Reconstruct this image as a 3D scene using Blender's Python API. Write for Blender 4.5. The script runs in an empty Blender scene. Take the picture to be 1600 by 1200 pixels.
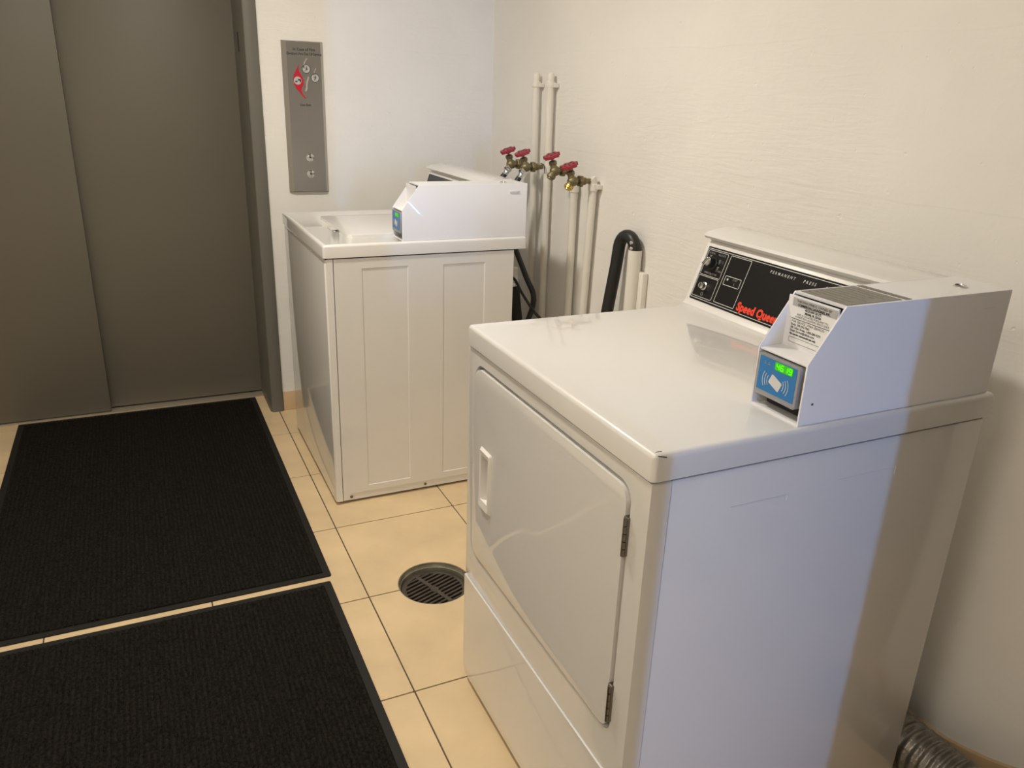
import bpy, bmesh, math, random
from mathutils import Vector, Matrix
from mathutils.geometry import tessellate_polygon
random.seed(7)
S = bpy.context.scene
COL = S.collection
PI = math.pi

# ------------------------------------------------------------------ camera
cd = bpy.data.cameras.new('camera')
cam = bpy.data.objects.new('camera', cd)
COL.objects.link(cam)
R = Matrix(((0.9065530534659044, 0.11642612489084292, -0.4057172891245171),
            (-0.42067782967477646, 0.32783149675680945, -0.8459058300746661),
            (0.03452136833564043, 0.9375347818492347, 0.34617453394370756)))
cam.matrix_world = Matrix.Translation((-0.6131, -0.81127, 1.37777)) @ R.to_4x4()
cd.sensor_width = 36.0
cd.lens = 1237.694 * 36 / 1600
cd.clip_start = 0.02
S.camera = cam

# ------------------------------------------------------------------ world, lights, exposure
w = bpy.data.worlds.new('world')
S.world = w
w.use_nodes = True
w.node_tree.nodes['Background'].inputs[0].default_value = (1.0, 0.9, 0.76, 1)
w.node_tree.nodes['Background'].inputs[1].default_value = 0.02
S.view_settings.view_transform = 'Standard'
S.view_settings.look = 'None'
S.view_settings.gamma = 1.0
S.view_settings.use_curve_mapping = False
S.view_settings.exposure = -0.06


def area(name, loc, target, energy, col, sx, sy=None, shape='RECTANGLE'):
    l = bpy.data.lights.new(name, 'AREA')
    l.energy = energy
    l.color = col
    l.shape = shape
    l.size = sx
    if sy:
        l.size_y = sy
    o = bpy.data.objects.new(name, l)
    COL.objects.link(o)
    o.location = loc
    d = Vector(target) - Vector(loc)
    o.rotation_euler = d.to_track_quat('-Z', 'Y').to_euler()
    return o


CEIL = 2.42
LAMP = (-0.45, 1.30, 2.40)
WARM = (1.0, 0.935, 0.835)
area('ceiling_lamp_light', (LAMP[0], LAMP[1], LAMP[2] - 0.115), (LAMP[0], LAMP[1], 0), 27, WARM, 0.17, shape='DISK')
# added fill light that evens out the right wall
FILL_MID = (-0.45, 0.12, 2.40)
area('middle_fill_light', (FILL_MID[0], FILL_MID[1], FILL_MID[2] - 0.115), (FILL_MID[0], FILL_MID[1], 0), 4, WARM, 0.17, shape='DISK')
FILL_HALL = (-1.65, -0.82, 2.40)  # added soft fill, lifts the dryer side and the machine fronts
area('hall_fill_light', (FILL_HALL[0], FILL_HALL[1], CEIL - 0.045), (FILL_HALL[0], FILL_HALL[1], 0), 15, WARM, 0.54, 0.54)
# added narrow cool light behind the camera for the blue patch on the dryer
area('cool_patch_light', (-0.20, -4.45, 1.55), (0.1, 0, 0.9), 62, (0.21, 0.44, 1.0), 0.03, 1.3)

# ------------------------------------------------------------------ materials


def mat(name, col, rough=0.5, metal=0.0, coat=0.0, spec=0.5, noise=None, bump=None, emit=None):
    m = bpy.data.materials.new(name)
    m.use_nodes = True
    nt = m.node_tree
    b = nt.nodes['Principled BSDF']
    b.inputs['Base Color'].default_value = (*col, 1)
    b.inputs['Roughness'].default_value = rough
    b.inputs['Metallic'].default_value = metal
    b.inputs['Coat Weight'].default_value = coat
    b.inputs['Coat Roughness'].default_value = 0.04
    b.inputs['Specular IOR Level'].default_value = spec
    tc = nt.nodes.new('ShaderNodeTexCoord')
    if noise:                                   # (scale, amount)
        n = nt.nodes.new('ShaderNodeTexNoise')
        n.inputs['Scale'].default_value = noise[0]
        n.inputs['Detail'].default_value = 5
        nt.links.new(tc.outputs['Object'], n.inputs['Vector'])
        r = nt.nodes.new('ShaderNodeValToRGB')
        a = noise[1]
        r.color_ramp.elements[0].position = 0.3
        r.color_ramp.elements[1].position = 0.7
        r.color_ramp.elements[0].color = (*[c * (1 - a) for c in col], 1)
        r.color_ramp.elements[1].color = (*[min(1, c * (1 + a)) for c in col], 1)
        nt.links.new(n.outputs['Fac'], r.inputs['Fac'])
        nt.links.new(r.outputs['Color'], b.inputs['Base Color'])
    if bump:                                    # list of (scale, strength, distance, stretch xyz)
        prev = None
        for (sc, st, di, sv) in bump:
            mp = nt.nodes.new('ShaderNodeMapping')
            mp.inputs['Scale'].default_value = sv
            nt.links.new(tc.outputs['Object'], mp.inputs['Vector'])
            n = nt.nodes.new('ShaderNodeTexNoise')
            n.inputs['Scale'].default_value = sc
            n.inputs['Detail'].default_value = 4
            nt.links.new(mp.outputs['Vector'], n.inputs['Vector'])
            bp = nt.nodes.new('ShaderNodeBump')
            bp.inputs['Strength'].default_value = st
            bp.inputs['Distance'].default_value = di
            nt.links.new(n.outputs['Fac'], bp.inputs['Height'])
            if prev:
                nt.links.new(prev.outputs['Normal'], bp.inputs['Normal'])
            prev = bp
        nt.links.new(prev.outputs['Normal'], b.inputs['Normal'])
    if emit:
        b.inputs['Emission Color'].default_value = (*emit[0], 1)
        b.inputs['Emission Strength'].default_value = emit[1]
    return m


def plaster(name, col):
    m = mat(name, col, rough=0.6, spec=0.35, noise=(2.2, 0.035))
    nt = m.node_tree
    b = nt.nodes['Principled BSDF']
    tc = [n for n in nt.nodes if n.type == 'TEX_COORD'][0]
    prev = None

    def add(node_out, st, di):
        nonlocal prev
        bp = nt.nodes.new('ShaderNodeBump')
        bp.inputs['Strength'].default_value = st
        bp.inputs['Distance'].default_value = di
        nt.links.new(node_out, bp.inputs['Height'])
        if prev:
            nt.links.new(prev.outputs['Normal'], bp.inputs['Normal'])
        prev = bp

    def nz(sc, sv, detail=4, dist=0.0):
        mp = nt.nodes.new('ShaderNodeMapping')
        mp.inputs['Scale'].default_value = sv
        nt.links.new(tc.outputs['Object'], mp.inputs['Vector'])
        n = nt.nodes.new('ShaderNodeTexNoise')
        n.inputs['Scale'].default_value = sc
        n.inputs['Detail'].default_value = detail
        n.inputs['Distortion'].default_value = dist
        nt.links.new(mp.outputs['Vector'], n.inputs['Vector'])
        return n

    def ramp(out, p0, p1):
        r = nt.nodes.new('ShaderNodeMapRange')
        r.inputs['From Min'].default_value = p0
        r.inputs['From Max'].default_value = p1
        nt.links.new(out, r.inputs['Value'])
        return r.outputs['Result']
    add(nz(3.0, (1, 1, 1)).outputs['Fac'], 0.35, 0.02)                     # broad unevenness
    # trowel ridges in patches
    rid = nz(10, (1, 0.7, 6.0), 2, 1.2)
    msk = ramp(nz(1.6, (1, 1, 1), 2).outputs['Fac'], 0.46, 0.62)
    mu = nt.nodes.new('ShaderNodeMath')
    mu.operation = 'MULTIPLY'
    nt.links.new(rid.outputs['Fac'], mu.inputs[0])
    nt.links.new(msk, mu.inputs[1])
    add(mu.outputs[0], 0.17, 0.008)
    # long horizontal form joints in the concrete under the paint
    sep = nt.nodes.new('ShaderNodeSeparateXYZ')
    nt.links.new(tc.outputs['Object'], sep.inputs[0])
    wob = nz(2.0, (1, 1, 1), 3)
    for z0 in (0.86, 1.185, 1.52):
        a1 = nt.nodes.new('ShaderNodeMath')
        a1.operation = 'MULTIPLY_ADD'
        a1.inputs[1].default_value = 0.05
        nt.links.new(wob.outputs['Fac'], a1.inputs[0])
        nt.links.new(sep.outputs['Z'], a1.inputs[2])
        a2 = nt.nodes.new('ShaderNodeMath')
        a2.operation = 'SUBTRACT'
        a2.inputs[1].default_value = z0 + 0.025
        nt.links.new(a1.outputs[0], a2.inputs[0])
        add(ramp(a2.outputs[0], -0.003, 0.001), 0.11, 0.003)
    # scattered pits
    add(ramp(nz(34, (1, 1, 1), 2).outputs['Fac'], 0.71, 0.78), 0.30, -0.004)
    add(nz(90, (1, 1, 1), 3).outputs['Fac'], 0.10, 0.003)                  # fine grain
    nt.links.new(prev.outputs['Normal'], b.inputs['Normal'])
    return m


M = {}
M['wall'] = plaster('painted_plaster', (0.84, 0.815, 0.765))
M['ceiling'] = mat('ceiling_paint', (0.82, 0.79, 0.72), 0.8)
M['tile'] = mat('beige_tile', (0.70, 0.53, 0.315), 0.38, spec=0.45, noise=(5.5, 0.10), bump=[(60, 0.05, 0.002, (1, 1, 1))])
M['grout'] = mat('grout', (0.115, 0.088, 0.062), 0.9, noise=(40, 0.2))
M['base'] = mat('tile_base', (0.62, 0.45, 0.27), 0.4, noise=(8, 0.08))
M['elev'] = mat('grey_door_paint', (0.150, 0.134, 0.102), 0.5, spec=0.4, noise=(1.4, 0.05), bump=[(320, 0.06, 0.001, (1, 1, 1))])
M['frame'] = mat('grey_frame_paint', (0.150, 0.142, 0.120), 0.45, spec=0.4, bump=[(12, 0.15, 0.004, (1, 1, 1))])
M['sill'] = mat('sill_metal', (0.50, 0.44, 0.35), 0.45, metal=0.6)
M['enamel'] = mat('white_enamel', (0.755, 0.735, 0.70), 0.35, coat=0.9, bump=[(160, 0.02, 0.001, (1, 1, 1))])
M['enamel_top'] = M['enamel']
M['boxwhite'] = mat('white_powder_coat', (0.80, 0.79, 0.79), 0.36, coat=0.15, bump=[(260, 0.05, 0.001, (1, 1, 1))])
M['plastic'] = mat('white_plastic', (0.80, 0.77, 0.72), 0.35)
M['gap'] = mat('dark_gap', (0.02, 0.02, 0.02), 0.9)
M['under'] = mat('dark_underside', (0.05, 0.05, 0.05), 0.8)
M['pocket'] = mat('handle_pocket', (0.62, 0.62, 0.62), 0.3)
M['hinge'] = mat('aged_steel', (0.20, 0.18, 0.15), 0.35, metal=0.9)
M['black'] = mat('black_panel', (0.010, 0.010, 0.010), 0.32, spec=0.4)
M['print'] = mat('white_print', (0.62, 0.61, 0.58), 0.5)
M['dim'] = mat('grey_print', (0.30, 0.30, 0.29), 0.5)
M['red_print'] = mat('red_print', (0.80, 0.06, 0.025), 0.45)
M['chrome'] = mat('chrome', (0.75, 0.74, 0.72), 0.18, metal=1.0)
M['steel'] = mat('brushed_steel', (0.47, 0.45, 0.42), 0.33, metal=1.0, noise=(3, 0.04), bump=[(300, 0.05, 0.0006, (1, 1, 0.02))])
M['reader'] = mat('silver_plastic', (0.34, 0.34, 0.34), 0.38, metal=0.35)
M['blue'] = mat('blue_screen', (0.015, 0.17, 0.43), 0.25, spec=0.5)
M['led'] = mat('green_led', (0.02, 0.10, 0.0), 0.4, emit=((0.10, 1.0, 0.0), 1.1))
M['ledglass'] = mat('green_display_window', (0.02, 0.22, 0.0), 0.25, emit=((0.04, 0.75, 0.0), 0.45))
M['paper'] = mat('white_label', (0.78, 0.77, 0.75), 0.55)
M['paper2'] = mat('grey_label_strip', (0.42, 0.41, 0.40), 0.5)
M['ink'] = mat('black_ink', (0.03, 0.03, 0.03), 0.6)
M['sticker'] = mat('dark_sticker', (0.088, 0.078, 0.058), 0.26, spec=0.5)
M['stickerline'] = mat('sticker_print', (0.17, 0.155, 0.125), 0.4)
M['pipe'] = mat('painted_pipe', (0.80, 0.77, 0.70), 0.4)
M['brass'] = mat('aged_brass', (0.21, 0.175, 0.090), 0.45, metal=0.6, noise=(60, 0.35))
M['brass_new'] = mat('yellow_brass', (0.62, 0.43, 0.10), 0.25, metal=1.0)
M['redwheel'] = mat('red_handwheel', (0.30, 0.022, 0.035), 0.42, noise=(90, 0.25))
M['rubber'] = mat('black_rubber', (0.012, 0.012, 0.012), 0.42)
M['rubber_dull'] = mat('black_cord', (0.018, 0.017, 0.016), 0.6)
M['mat_pile'] = mat('black_carpet_pile', (0.0125, 0.0110, 0.0085), 0.95, spec=0.1, noise=(150, 0.75),
                    bump=[(420, 0.8, 0.004, (1, 0.6, 1))])
M['mat_edge'] = mat('black_mat_border', (0.0125, 0.0115, 0.0095), 0.6, spec=0.3)
M['iron'] = mat('cast_iron', (0.090, 0.075, 0.060), 0.55, metal=0.5, noise=(40, 0.3))
M['collar'] = mat('drain_collar', (0.22, 0.205, 0.15), 0.45, metal=0.35, noise=(25, 0.3))
M['foil'] = mat('foil_duct', (0.27, 0.25, 0.22), 0.36, metal=0.7, noise=(60, 0.25), bump=[(90, 0.5, 0.006, (1, 1, 1))])
M['flame'] = mat('red_flame', (0.52, 0.012, 0.035), 0.4)
M['lampglass'] = mat('lamp_glass', (0.9, 0.86, 0.78), 0.4, emit=((1.0, 0.83, 0.6), 2.0))
M['silverprint'] = mat('pale_print', (0.50, 0.49, 0.47), 0.5)
M['etch'] = mat('etched_steel', (0.56, 0.53, 0.49), 0.5, metal=0.9)

# ------------------------------------------------------------------ helpers
ORG = {}


def link(name, me, m, parent, org=None):
    """one mesh object; mesh verts given in world space, moved to a local origin"""
    co = [v.co for v in me.vertices]
    lo = Vector([min(c[i] for c in co) for i in range(3)])
    hi = Vector([max(c[i] for c in co) for i in range(3)])
    o_ = Vector(((lo.x + hi.x) / 2, (lo.y + hi.y) / 2, lo.z))
    me.transform(Matrix.Translation(-o_))
    ob = bpy.data.objects.new(name, me)
    COL.objects.link(ob)
    me.materials.append(m)
    base = Vector((0, 0, 0))
    if parent is not None:
        ob.parent = parent
        base = ORG[parent]
    ob.location = o_ - base
    ORG[ob] = o_
    return ob


def fin(bm, name, m, parent=None, smooth=35):
    bmesh.ops.recalc_face_normals(bm, faces=bm.faces)
    me = bpy.data.meshes.new(name)
    bm.to_mesh(me)
    bm.free()
    if smooth:
        for p in me.polygons:
            p.use_smooth = True
        me.set_sharp_from_angle(angle=math.radians(smooth))
    return link(name, me, m, parent)


def thing(name, label, cat, loc, group=None, kind=None):
    o = bpy.data.objects.new(name, None)
    COL.objects.link(o)
    o.empty_display_size = 0.05
    o.location = loc
    ORG[o] = Vector(loc)
    tag(o, label, cat, group, kind)
    return o


def tag(o, label=None, cat=None, group=None, kind=None):
    if label:
        o['label'] = label
    if cat:
        o['category'] = cat
    if group:
        o['group'] = group
    if kind:
        o['kind'] = kind
    return o


def add_box(bm, x0, x1, y0, y1, z0, z1, bev=0, seg=2):
    vs = [bm.verts.new((x, y, z)) for x in (x0, x1) for y in (y0, y1) for z in (z0, z1)]
    q = [(0, 1, 3, 2), (4, 6, 7, 5), (0, 4, 5, 1), (2, 3, 7, 6), (0, 2, 6, 4), (1, 5, 7, 3)]
    fs = [bm.faces.new([vs[i] for i in f]) for f in q]
    if bev:
        es = list({e for f in fs for e in f.edges})
        bmesh.ops.bevel(bm, geom=es, offset=bev, segments=seg, profile=0.5, affect='EDGES')


def box(name, x0, x1, y0, y1, z0, z1, m, parent=None, bev=0, seg=2):
    bm = bmesh.new()
    add_box(bm, x0, x1, y0, y1, z0, z1, bev, seg)
    return fin(bm, name, m, parent)


def rrect(u0, u1, v0, v1, r, n=6):
    """rounded rectangle outline; r may be one radius or four (bl, br, tr, tl)"""
    rs = r if isinstance(r, (tuple, list)) else (r,) * 4
    out = []
    for (cx, cy, sx, sy, a0, rr) in ((u0, v0, 1, 1, PI, rs[0]), (u1, v0, -1, 1, 1.5 * PI, rs[1]),
                                     (u1, v1, -1, -1, 0, rs[2]), (u0, v1, 1, -1, 0.5 * PI, rs[3])):
        if rr <= 0:
            out.append((cx, cy))
            continue
        for k in range(n + 1):
            a = a0 + k / n * PI / 2
            out.append((cx + sx * rr + rr * math.cos(a), cy + sy * rr + rr * math.sin(a)))
    return out


def circ(cx, cy, r, n=32, a0=0):
    return [(cx + r * math.cos(a0 + 2 * PI * k / n), cy + r * math.sin(a0 + 2 * PI * k / n)) for k in range(n)]


def add_extr(bm, outer, holes, f, w0, w1, bev=0, seg=2, bev_holes=False, back=True):
    """polygon with holes, extruded from w0 (front, bevelled) to w1; f(u,v,w)->xyz"""
    loops = [outer] + list(holes)
    tris = tessellate_polygon([[Vector((p[0], p[1], 0)) for p in l] for l in loops])
    fr, bk = [], []
    idx = []
    for li, l in enumerate(loops):
        for p in l:
            fr.append(bm.verts.new(f(p[0], p[1], w0)))
            bk.append(bm.verts.new(f(p[0], p[1], w1)))
            idx.append(li)
    for t in tris:
        try:
            bm.faces.new([fr[i] for i in t])
            if back:
                bm.faces.new([bk[i] for i in reversed(t)])
        except ValueError:
            pass
    s = 0
    edges = []
    for li, l in enumerate(loops):
        n = len(l)
        for k in range(n):
            a, b = s + k, s + (k + 1) % n
            bm.faces.new([fr[a], fr[b], bk[b], bk[a]])
            if li == 0 or bev_holes:
                e = bm.edges.get((fr[a], fr[b]))
                if e:
                    edges.append(e)
        s += n
    if bev and edges:
        bmesh.ops.bevel(bm, geom=edges, offset=bev, segments=seg, profile=0.5, affect='EDGES', clamp_overlap=True)


def extr(name, outer, holes, f, w0, w1, m, parent=None, bev=0, seg=2, bev_holes=False):
    bm = bmesh.new()
    add_extr(bm, outer, holes, f, w0, w1, bev, seg, bev_holes)
    return fin(bm, name, m, parent)


def fr_yz(u, v, w):       # u = y, v = z, w = x
    return (w, u, v)


def fr_xz(u, v, w):       # u = x, v = z, w = y
    return (u, w, v)


def fr_xy(u, v, w):       # u = x, v = y, w = z
    return (u, v, w)


def basis(axis):
    a = Vector(axis).normalized()
    h = Vector((0, 0, 1)) if abs(a.z) < 0.9 else Vector((1, 0, 0))
    u = a.cross(h).normalized()
    return a, u, a.cross(u).normalized()


def add_lathe(bm, prof, org, axis, seg=20, cap=True, ph=0.0):
    a, u, v = basis(axis)
    org = Vector(org)
    rings = []
    for (r, h) in prof:
        rings.append([bm.verts.new(org + a * h + (u * math.cos(ph + 2 * PI * k / seg) + v * math.sin(ph + 2 * PI * k / seg)) * r)
                      for k in range(seg)])
    for i in range(len(rings) - 1):
        for k in range(seg):
            bm.faces.new([rings[i][k], rings[i][(k + 1) % seg], rings[i + 1][(k + 1) % seg], rings[i + 1][k]])
    if cap:
        bm.faces.new(list(reversed(rings[0])))
        bm.faces.new(rings[-1])


def lathe(name, prof, org, axis, m, parent=None, seg=20, cap=True, ph=0.0):
    bm = bmesh.new()
    add_lathe(bm, prof, org, axis, seg, cap, ph)
    return fin(bm, name, m, parent)


def spline(pts, n=8):
    """Catmull-Rom through points"""
    P = [Vector(p) for p in pts]
    P = [P[0] * 2 - P[1]] + P + [P[-1] * 2 - P[-2]]
    out = []
    for i in range(1, len(P) - 2):
        for k in range(n):
            t = k / n
            a, b, c, d = P[i - 1], P[i], P[i + 1], P[i + 2]
            out.append(0.5 * ((2 * b) + (c - a) * t + (2 * a - 5 * b + 4 * c - d) * t * t + (3 * b - a - 3 * c + d) * t ** 3))
    out.append(P[-2])
    return out


def add_tube(bm, path, rad, seg=12, cap=True):
    path = [Vector(p) for p in path]
    rr = rad if callable(rad) else (lambda i: rad)
    t0 = (path[1] - path[0]).normalized()
    _, u, _ = basis(t0)
    rings = []
    for i, p in enumerate(path):
        t = (path[min(i + 1, len(path) - 1)] - path[max(i - 1, 0)]).normalized()
        u = (u - t * u.dot(t)).normalized()
        v = t.cross(u)
        r = rr(i)
        rings.append([bm.verts.new(p + (u * math.cos(2 * PI * k / seg) + v * math.sin(2 * PI * k / seg)) * r) for k in range(seg)])
    for i in range(len(rings) - 1):
        for k in range(seg):
            bm.faces.new([rings[i][k], rings[i][(k + 1) % seg], rings[i + 1][(k + 1) % seg], rings[i + 1][k]])
    if cap:
        bm.faces.new(list(reversed(rings[0])))
        bm.faces.new(rings[-1])


def tube(name, path, rad, m, parent=None, seg=12):
    bm = bmesh.new()
    add_tube(bm, path, rad, seg)
    return fin(bm, name, m, parent, 60)


def frame(O, U, V):
    O, U, V = Vector(O), Vector(U).normalized(), Vector(V).normalized()
    N = U.cross(V)
    return lambda u, v, w: tuple(O + U * u + V * v + N * w)


def lettering(name, items, f, m, parent, w=0.0004, thick=0.0004):
    """items: (text, u, v, size, align, xscale, bold, shear); one mesh of flat print"""
    bm = bmesh.new()
    for it in items:
        t, u, v, size, al, xs, bold, sh = (list(it) + [None] * 8)[:8]
        c = bpy.data.curves.new('t', 'FONT')
        c.body = t
        c.size = size
        c.align_x = al or 'LEFT'
        c.offset = bold or 0
        c.shear = sh or 0
        c.resolution_u = 2
        if name == 'console_heading':
            c.space_character = 1.75
        o = bpy.data.objects.new('t', c)
        me = bpy.data.meshes.new_from_object(o)
        xs = xs or 1
        for vv in me.vertices:
            vv.co = f(u + vv.co.x * xs, v + vv.co.y, w)
        bm.from_mesh(me)
        bpy.data.objects.remove(o)
        bpy.data.curves.remove(c)
        bpy.data.meshes.remove(me)
    ob = fin(bm, name, m, parent, 0)
    return ob


def add_stroke(bm, pts, f, wd, w=0.0004, closed=False):
    """flat printed line of width wd along 2d points"""
    n = len(pts)
    P = [Vector((p[0], p[1])) for p in pts]
    L, Rr = [], []
    for i in range(n):
        a = P[(i - 1) % n] if (closed or i > 0) else P[i]
        b = P[(i + 1) % n] if (closed or i < n - 1) else P[i]
        d = (b - a).normalized()
        nn = Vector((-d.y, d.x)) * wd / 2
        L.append(bm.verts.new(f(P[i].x + nn.x, P[i].y + nn.y, w)))
        Rr.append(bm.verts.new(f(P[i].x - nn.x, P[i].y - nn.y, w)))
    for i in range(n if closed else n - 1):
        j = (i + 1) % n
        bm.faces.new([L[i], L[j], Rr[j], Rr[i]])


def add_flat(bm, outer, holes, f, w):
    loops = [outer] + list(holes)
    tris = tessellate_polygon([[Vector((p[0], p[1], 0)) for p in l] for l in loops])
    vs = [bm.verts.new(f(p[0], p[1], w)) for l in loops for p in l]
    for t in tris:
        bm.faces.new([vs[i] for i in t])


def struct(o, label=None):
    o['kind'] = 'structure'
    if label:
        o['label'] = label
    return o


# ------------------------------------------------------------------ room shell
YB = 2.597          # back wall
TS, TX, TY = 0.413, -0.1325, 0.6748
DC = (0.066, TY + TS)       # drain centre
DR = 0.108


def bite(x0, x1, y0, y1, cut_top, r):
    """tile outline with a half disc removed at its top or bottom edge"""
    n = 20
    if cut_top:
        pts = [(x0, y0), (x1, y0), (x1, y1)]
        arc = [(DC[0] + r * math.cos(-k / n * PI), DC[1] + r * math.sin(-k / n * PI)) for k in range(n + 1)]
        return pts + [p for p in arc if p[1] < y1] + [(x0, y1)] if False else pts + [(DC[0] + math.sqrt(max(0, r * r - (y1 - DC[1]) ** 2)), y1)] + \
            [p for p in arc[1:-1] if p[1] < y1 - 1e-4] + [(DC[0] - math.sqrt(max(0, r * r - (y1 - DC[1]) ** 2)), y1), (x0, y1)]
    arc = [(DC[0] - r * math.cos(k / n * PI), DC[1] + r * math.sin(k / n * PI)) for k in range(n + 1)]
    return [(x0, y1), (x0, y0), (DC[0] - math.sqrt(max(0, r * r - (y0 - DC[1]) ** 2)), y0)] + \
        [p for p in arc[1:-1] if p[1] > y0 + 1e-4] + [(DC[0] + math.sqrt(max(0, r * r - (y0 - DC[1]) ** 2)), y0), (x1, y0), (x1, y1)]


# floor bed (grout), with the drain hole left open
bm = bmesh.new()
FX0, FX1, FY0, FY1 = -2.05, 1.85, -4.95, 2.90
gz = -0.0025
cx0, cx1 = TX, TX + TS
cy0, cy1, cy2 = TY, TY + TS, TY + 2 * TS
for (a, b, c, d) in ((FX0, cx0, FY0, FY1), (cx1, FX1, FY0, FY1), (cx0, cx1, FY0, cy0), (cx0, cx1, cy2, FY1)):
    add_box(bm, a, b, c, d, -0.12, gz)
add_extr(bm, bite(cx0, cx1, cy0, cy1, True, DR), [], fr_xy, gz, -0.12)
add_extr(bm, bite(cx0, cx1, cy1, cy2, False, DR), [], fr_xy, gz, -0.12)
floor = struct(fin(bm, 'floor', M['grout'], None, 0), 'beige square tiled floor with dark thin grout lines')
# tiles
g = 0.0021
bm = bmesh.new()
add_extr(bm, rrect(g, TS - g, g, TS - g, 0.002, 1), [], fr_xy, 0.0, -0.008, 0.001, 1)
bmesh.ops.recalc_face_normals(bm, faces=bm.faces)
tile_me = bpy.data.meshes.new('tile')
bm.to_mesh(tile_me)
bm.free()
tile_me.materials.append(M['tile'])
XR = lambda y: 0.899 - (y - 0.1) * 0.0096      # face of the right wall at depth y
for i in range(-5, 5):
    for j in range(-7, 6):
        x0, y0 = TX + i * TS, TY + j * TS
        if i == 0 and j in (0, 1):
            if j == 0:
                o = bite(x0 + g, x0 + TS - g, y0 + g, y0 + TS - g, True, DR)
            else:
                o = bite(x0 + g, x0 + TS - g, y0 + g, y0 + TS - g, False, DR)
            extr('tile', o, [], fr_xy, 0.0, -0.008, M['tile'], floor)
            continue
        t = bpy.data.objects.new('tile', tile_me)
        COL.objects.link(t)
        t.parent = floor
        t.location = Vector((x0, y0, 0.0)) - ORG[floor]

# back wall: lower right piece, with the lift opening at its left
EX0, EX1 = -1.62, -0.112          # outside of lift frame
bm = bmesh.new()
add_box(bm, EX1, 1.0, YB, YB + 0.30, 0, CEIL)
add_box(bm, EX0, EX1, YB, YB + 0.30, 2.18, CEIL)
add_box(bm, -2.05, EX0, YB, YB + 0.30, 0, CEIL)
struct(fin(bm, 'wall_back', M['wall'], None, 0), 'rough white painted plaster wall beside the lift')

# right wall with a rounded outer corner near the dryer
wr = [(XR(YB + 0.25), YB + 0.25)]
for k in range(8):
    y = YB - k * (YB - 0.12) / 7
    wr.append((XR(y), y))
RC = 0.30
for k in range(1, 13):
    a = k / 12 * PI / 2
    wr.append((0.899 + RC * (1 - math.cos(a)), 0.1 - RC * math.sin(a)))
wr.append((1.85, 0.1 - RC))
outer = wr + [(1.85, YB + 0.25)]
extr('wall_right', outer, [], fr_xy, 0.0, CEIL, M['wall'], None)['kind'] = 'structure'
bpy.data.objects['wall_right']['label'] = 'warm white plaster wall behind the machines with trowel marks'
# baseboards
bm = bmesh.new()
off = []
for i, p in enumerate(wr):
    a = wr[max(i - 1, 0)]
    b = wr[min(i + 1, len(wr) - 1)]
    d = Vector((b[0] - a[0], b[1] - a[1])).normalized()
    off.append((p[0] + d.y * 0.010, p[1] - d.x * 0.010))
sel = [i for i in range(len(wr)) if wr[i][1] <= YB - 0.005]
add_extr(bm, [wr[i] for i in sel] + [off[i] for i in reversed(sel)], [], fr_xy, 0.048, 0.0)
struct(fin(bm, 'baseboard_right', M['base'], None))
struct(box('baseboard_back', EX1 + 0.001, XR(YB) - 0.012, YB - 0.011, YB, 0, 0.088, M['base'], None, 0.002), 'short beige tile skirting beside the lift frame')
struct(box('ceiling', -2.05, 1.85, -4.95, 2.95, CEIL, CEIL + 0.08, M['ceiling']))
struct(box('wall_left', -2.13, -2.05, -4.95, 2.95, 0, CEIL, M['wall']))
struct(box('wall_hall_end', 1.85, 1.93, -4.95, 0.2, 0, CEIL, M['elev']))  # unseen, given dark paint to cut bounce light near the dryer
# unseen wall behind the camera, its opening added to trim the cool light
bm = bmesh.new()
add_box(bm, -2.05, -0.06, -1.72, -1.60, 0, CEIL)
add_box(bm, -0.06, 0.245, -1.72, -1.60, 2.05, CEIL)
struct(fin(bm, 'wall_front', M['wall'], None, 0))
struct(box('wall_front_dark_side', 0.245, 1.85, -1.72, -1.60, 0, CEIL, M['elev']))  # unseen dark stretch, added to keep bounce off the wall behind the dryer
struct(box('wall_corridor', -2.05, 1.85, -5.03, -4.95, 0, CEIL, M['wall']))

# ------------------------------------------------------------------ lift door (setting)
lift = thing('door_1', 'dark grey two-panel sliding lift door set back in the wall', None, (-0.8, 2.85, 0), kind='structure')
box('door_panel', -1.60, -0.808, 2.812, 2.845, 0.010, 2.14, M['elev'], lift, 0.0015)
box('door_panel', -0.828, -0.150, 2.852, 2.885, 0.012, 2.14, M['elev'], lift, 0.0015)
box('door_sill', -1.60, -0.165, 2.800, 2.89, 0.0, 0.006, M['sill'], lift, 0.001)
box('shaft_back', -1.62, -0.12, 2.888, 2.92, 0, 2.2, M['gap'], lift)
trim = thing('trim_1', 'grey steel frame around the lift door', None, (-0.14, YB, 0), kind='structure')
jr = [(-0.168, 2.60), (-0.162, YB - 0.012), (-0.154, YB - 0.016), (-0.120, YB - 0.016), (-0.113, YB - 0.012), (-0.1115, YB + 0.001), (-0.1115, YB + 0.30), (-0.168, YB + 0.30)]
jb = extr('jamb', jr, [], fr_xy, 2.18, 0.0, M['frame'], trim)
extr('jamb', [(-1.732 - 0.0 - p[0], p[1]) for p in reversed(jr)], [], fr_xy, 2.18, 0.0, M['frame'], trim)
box('header', -1.565, -0.168, YB - 0.014, YB + 0.25, 2.12, 2.18, M['frame'], trim, 0.003)
box('latch_slot', -0.1695, -0.166, 2.712, 2.730, 1.487, 1.560, M['gap'], trim, 0.0005)

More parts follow.
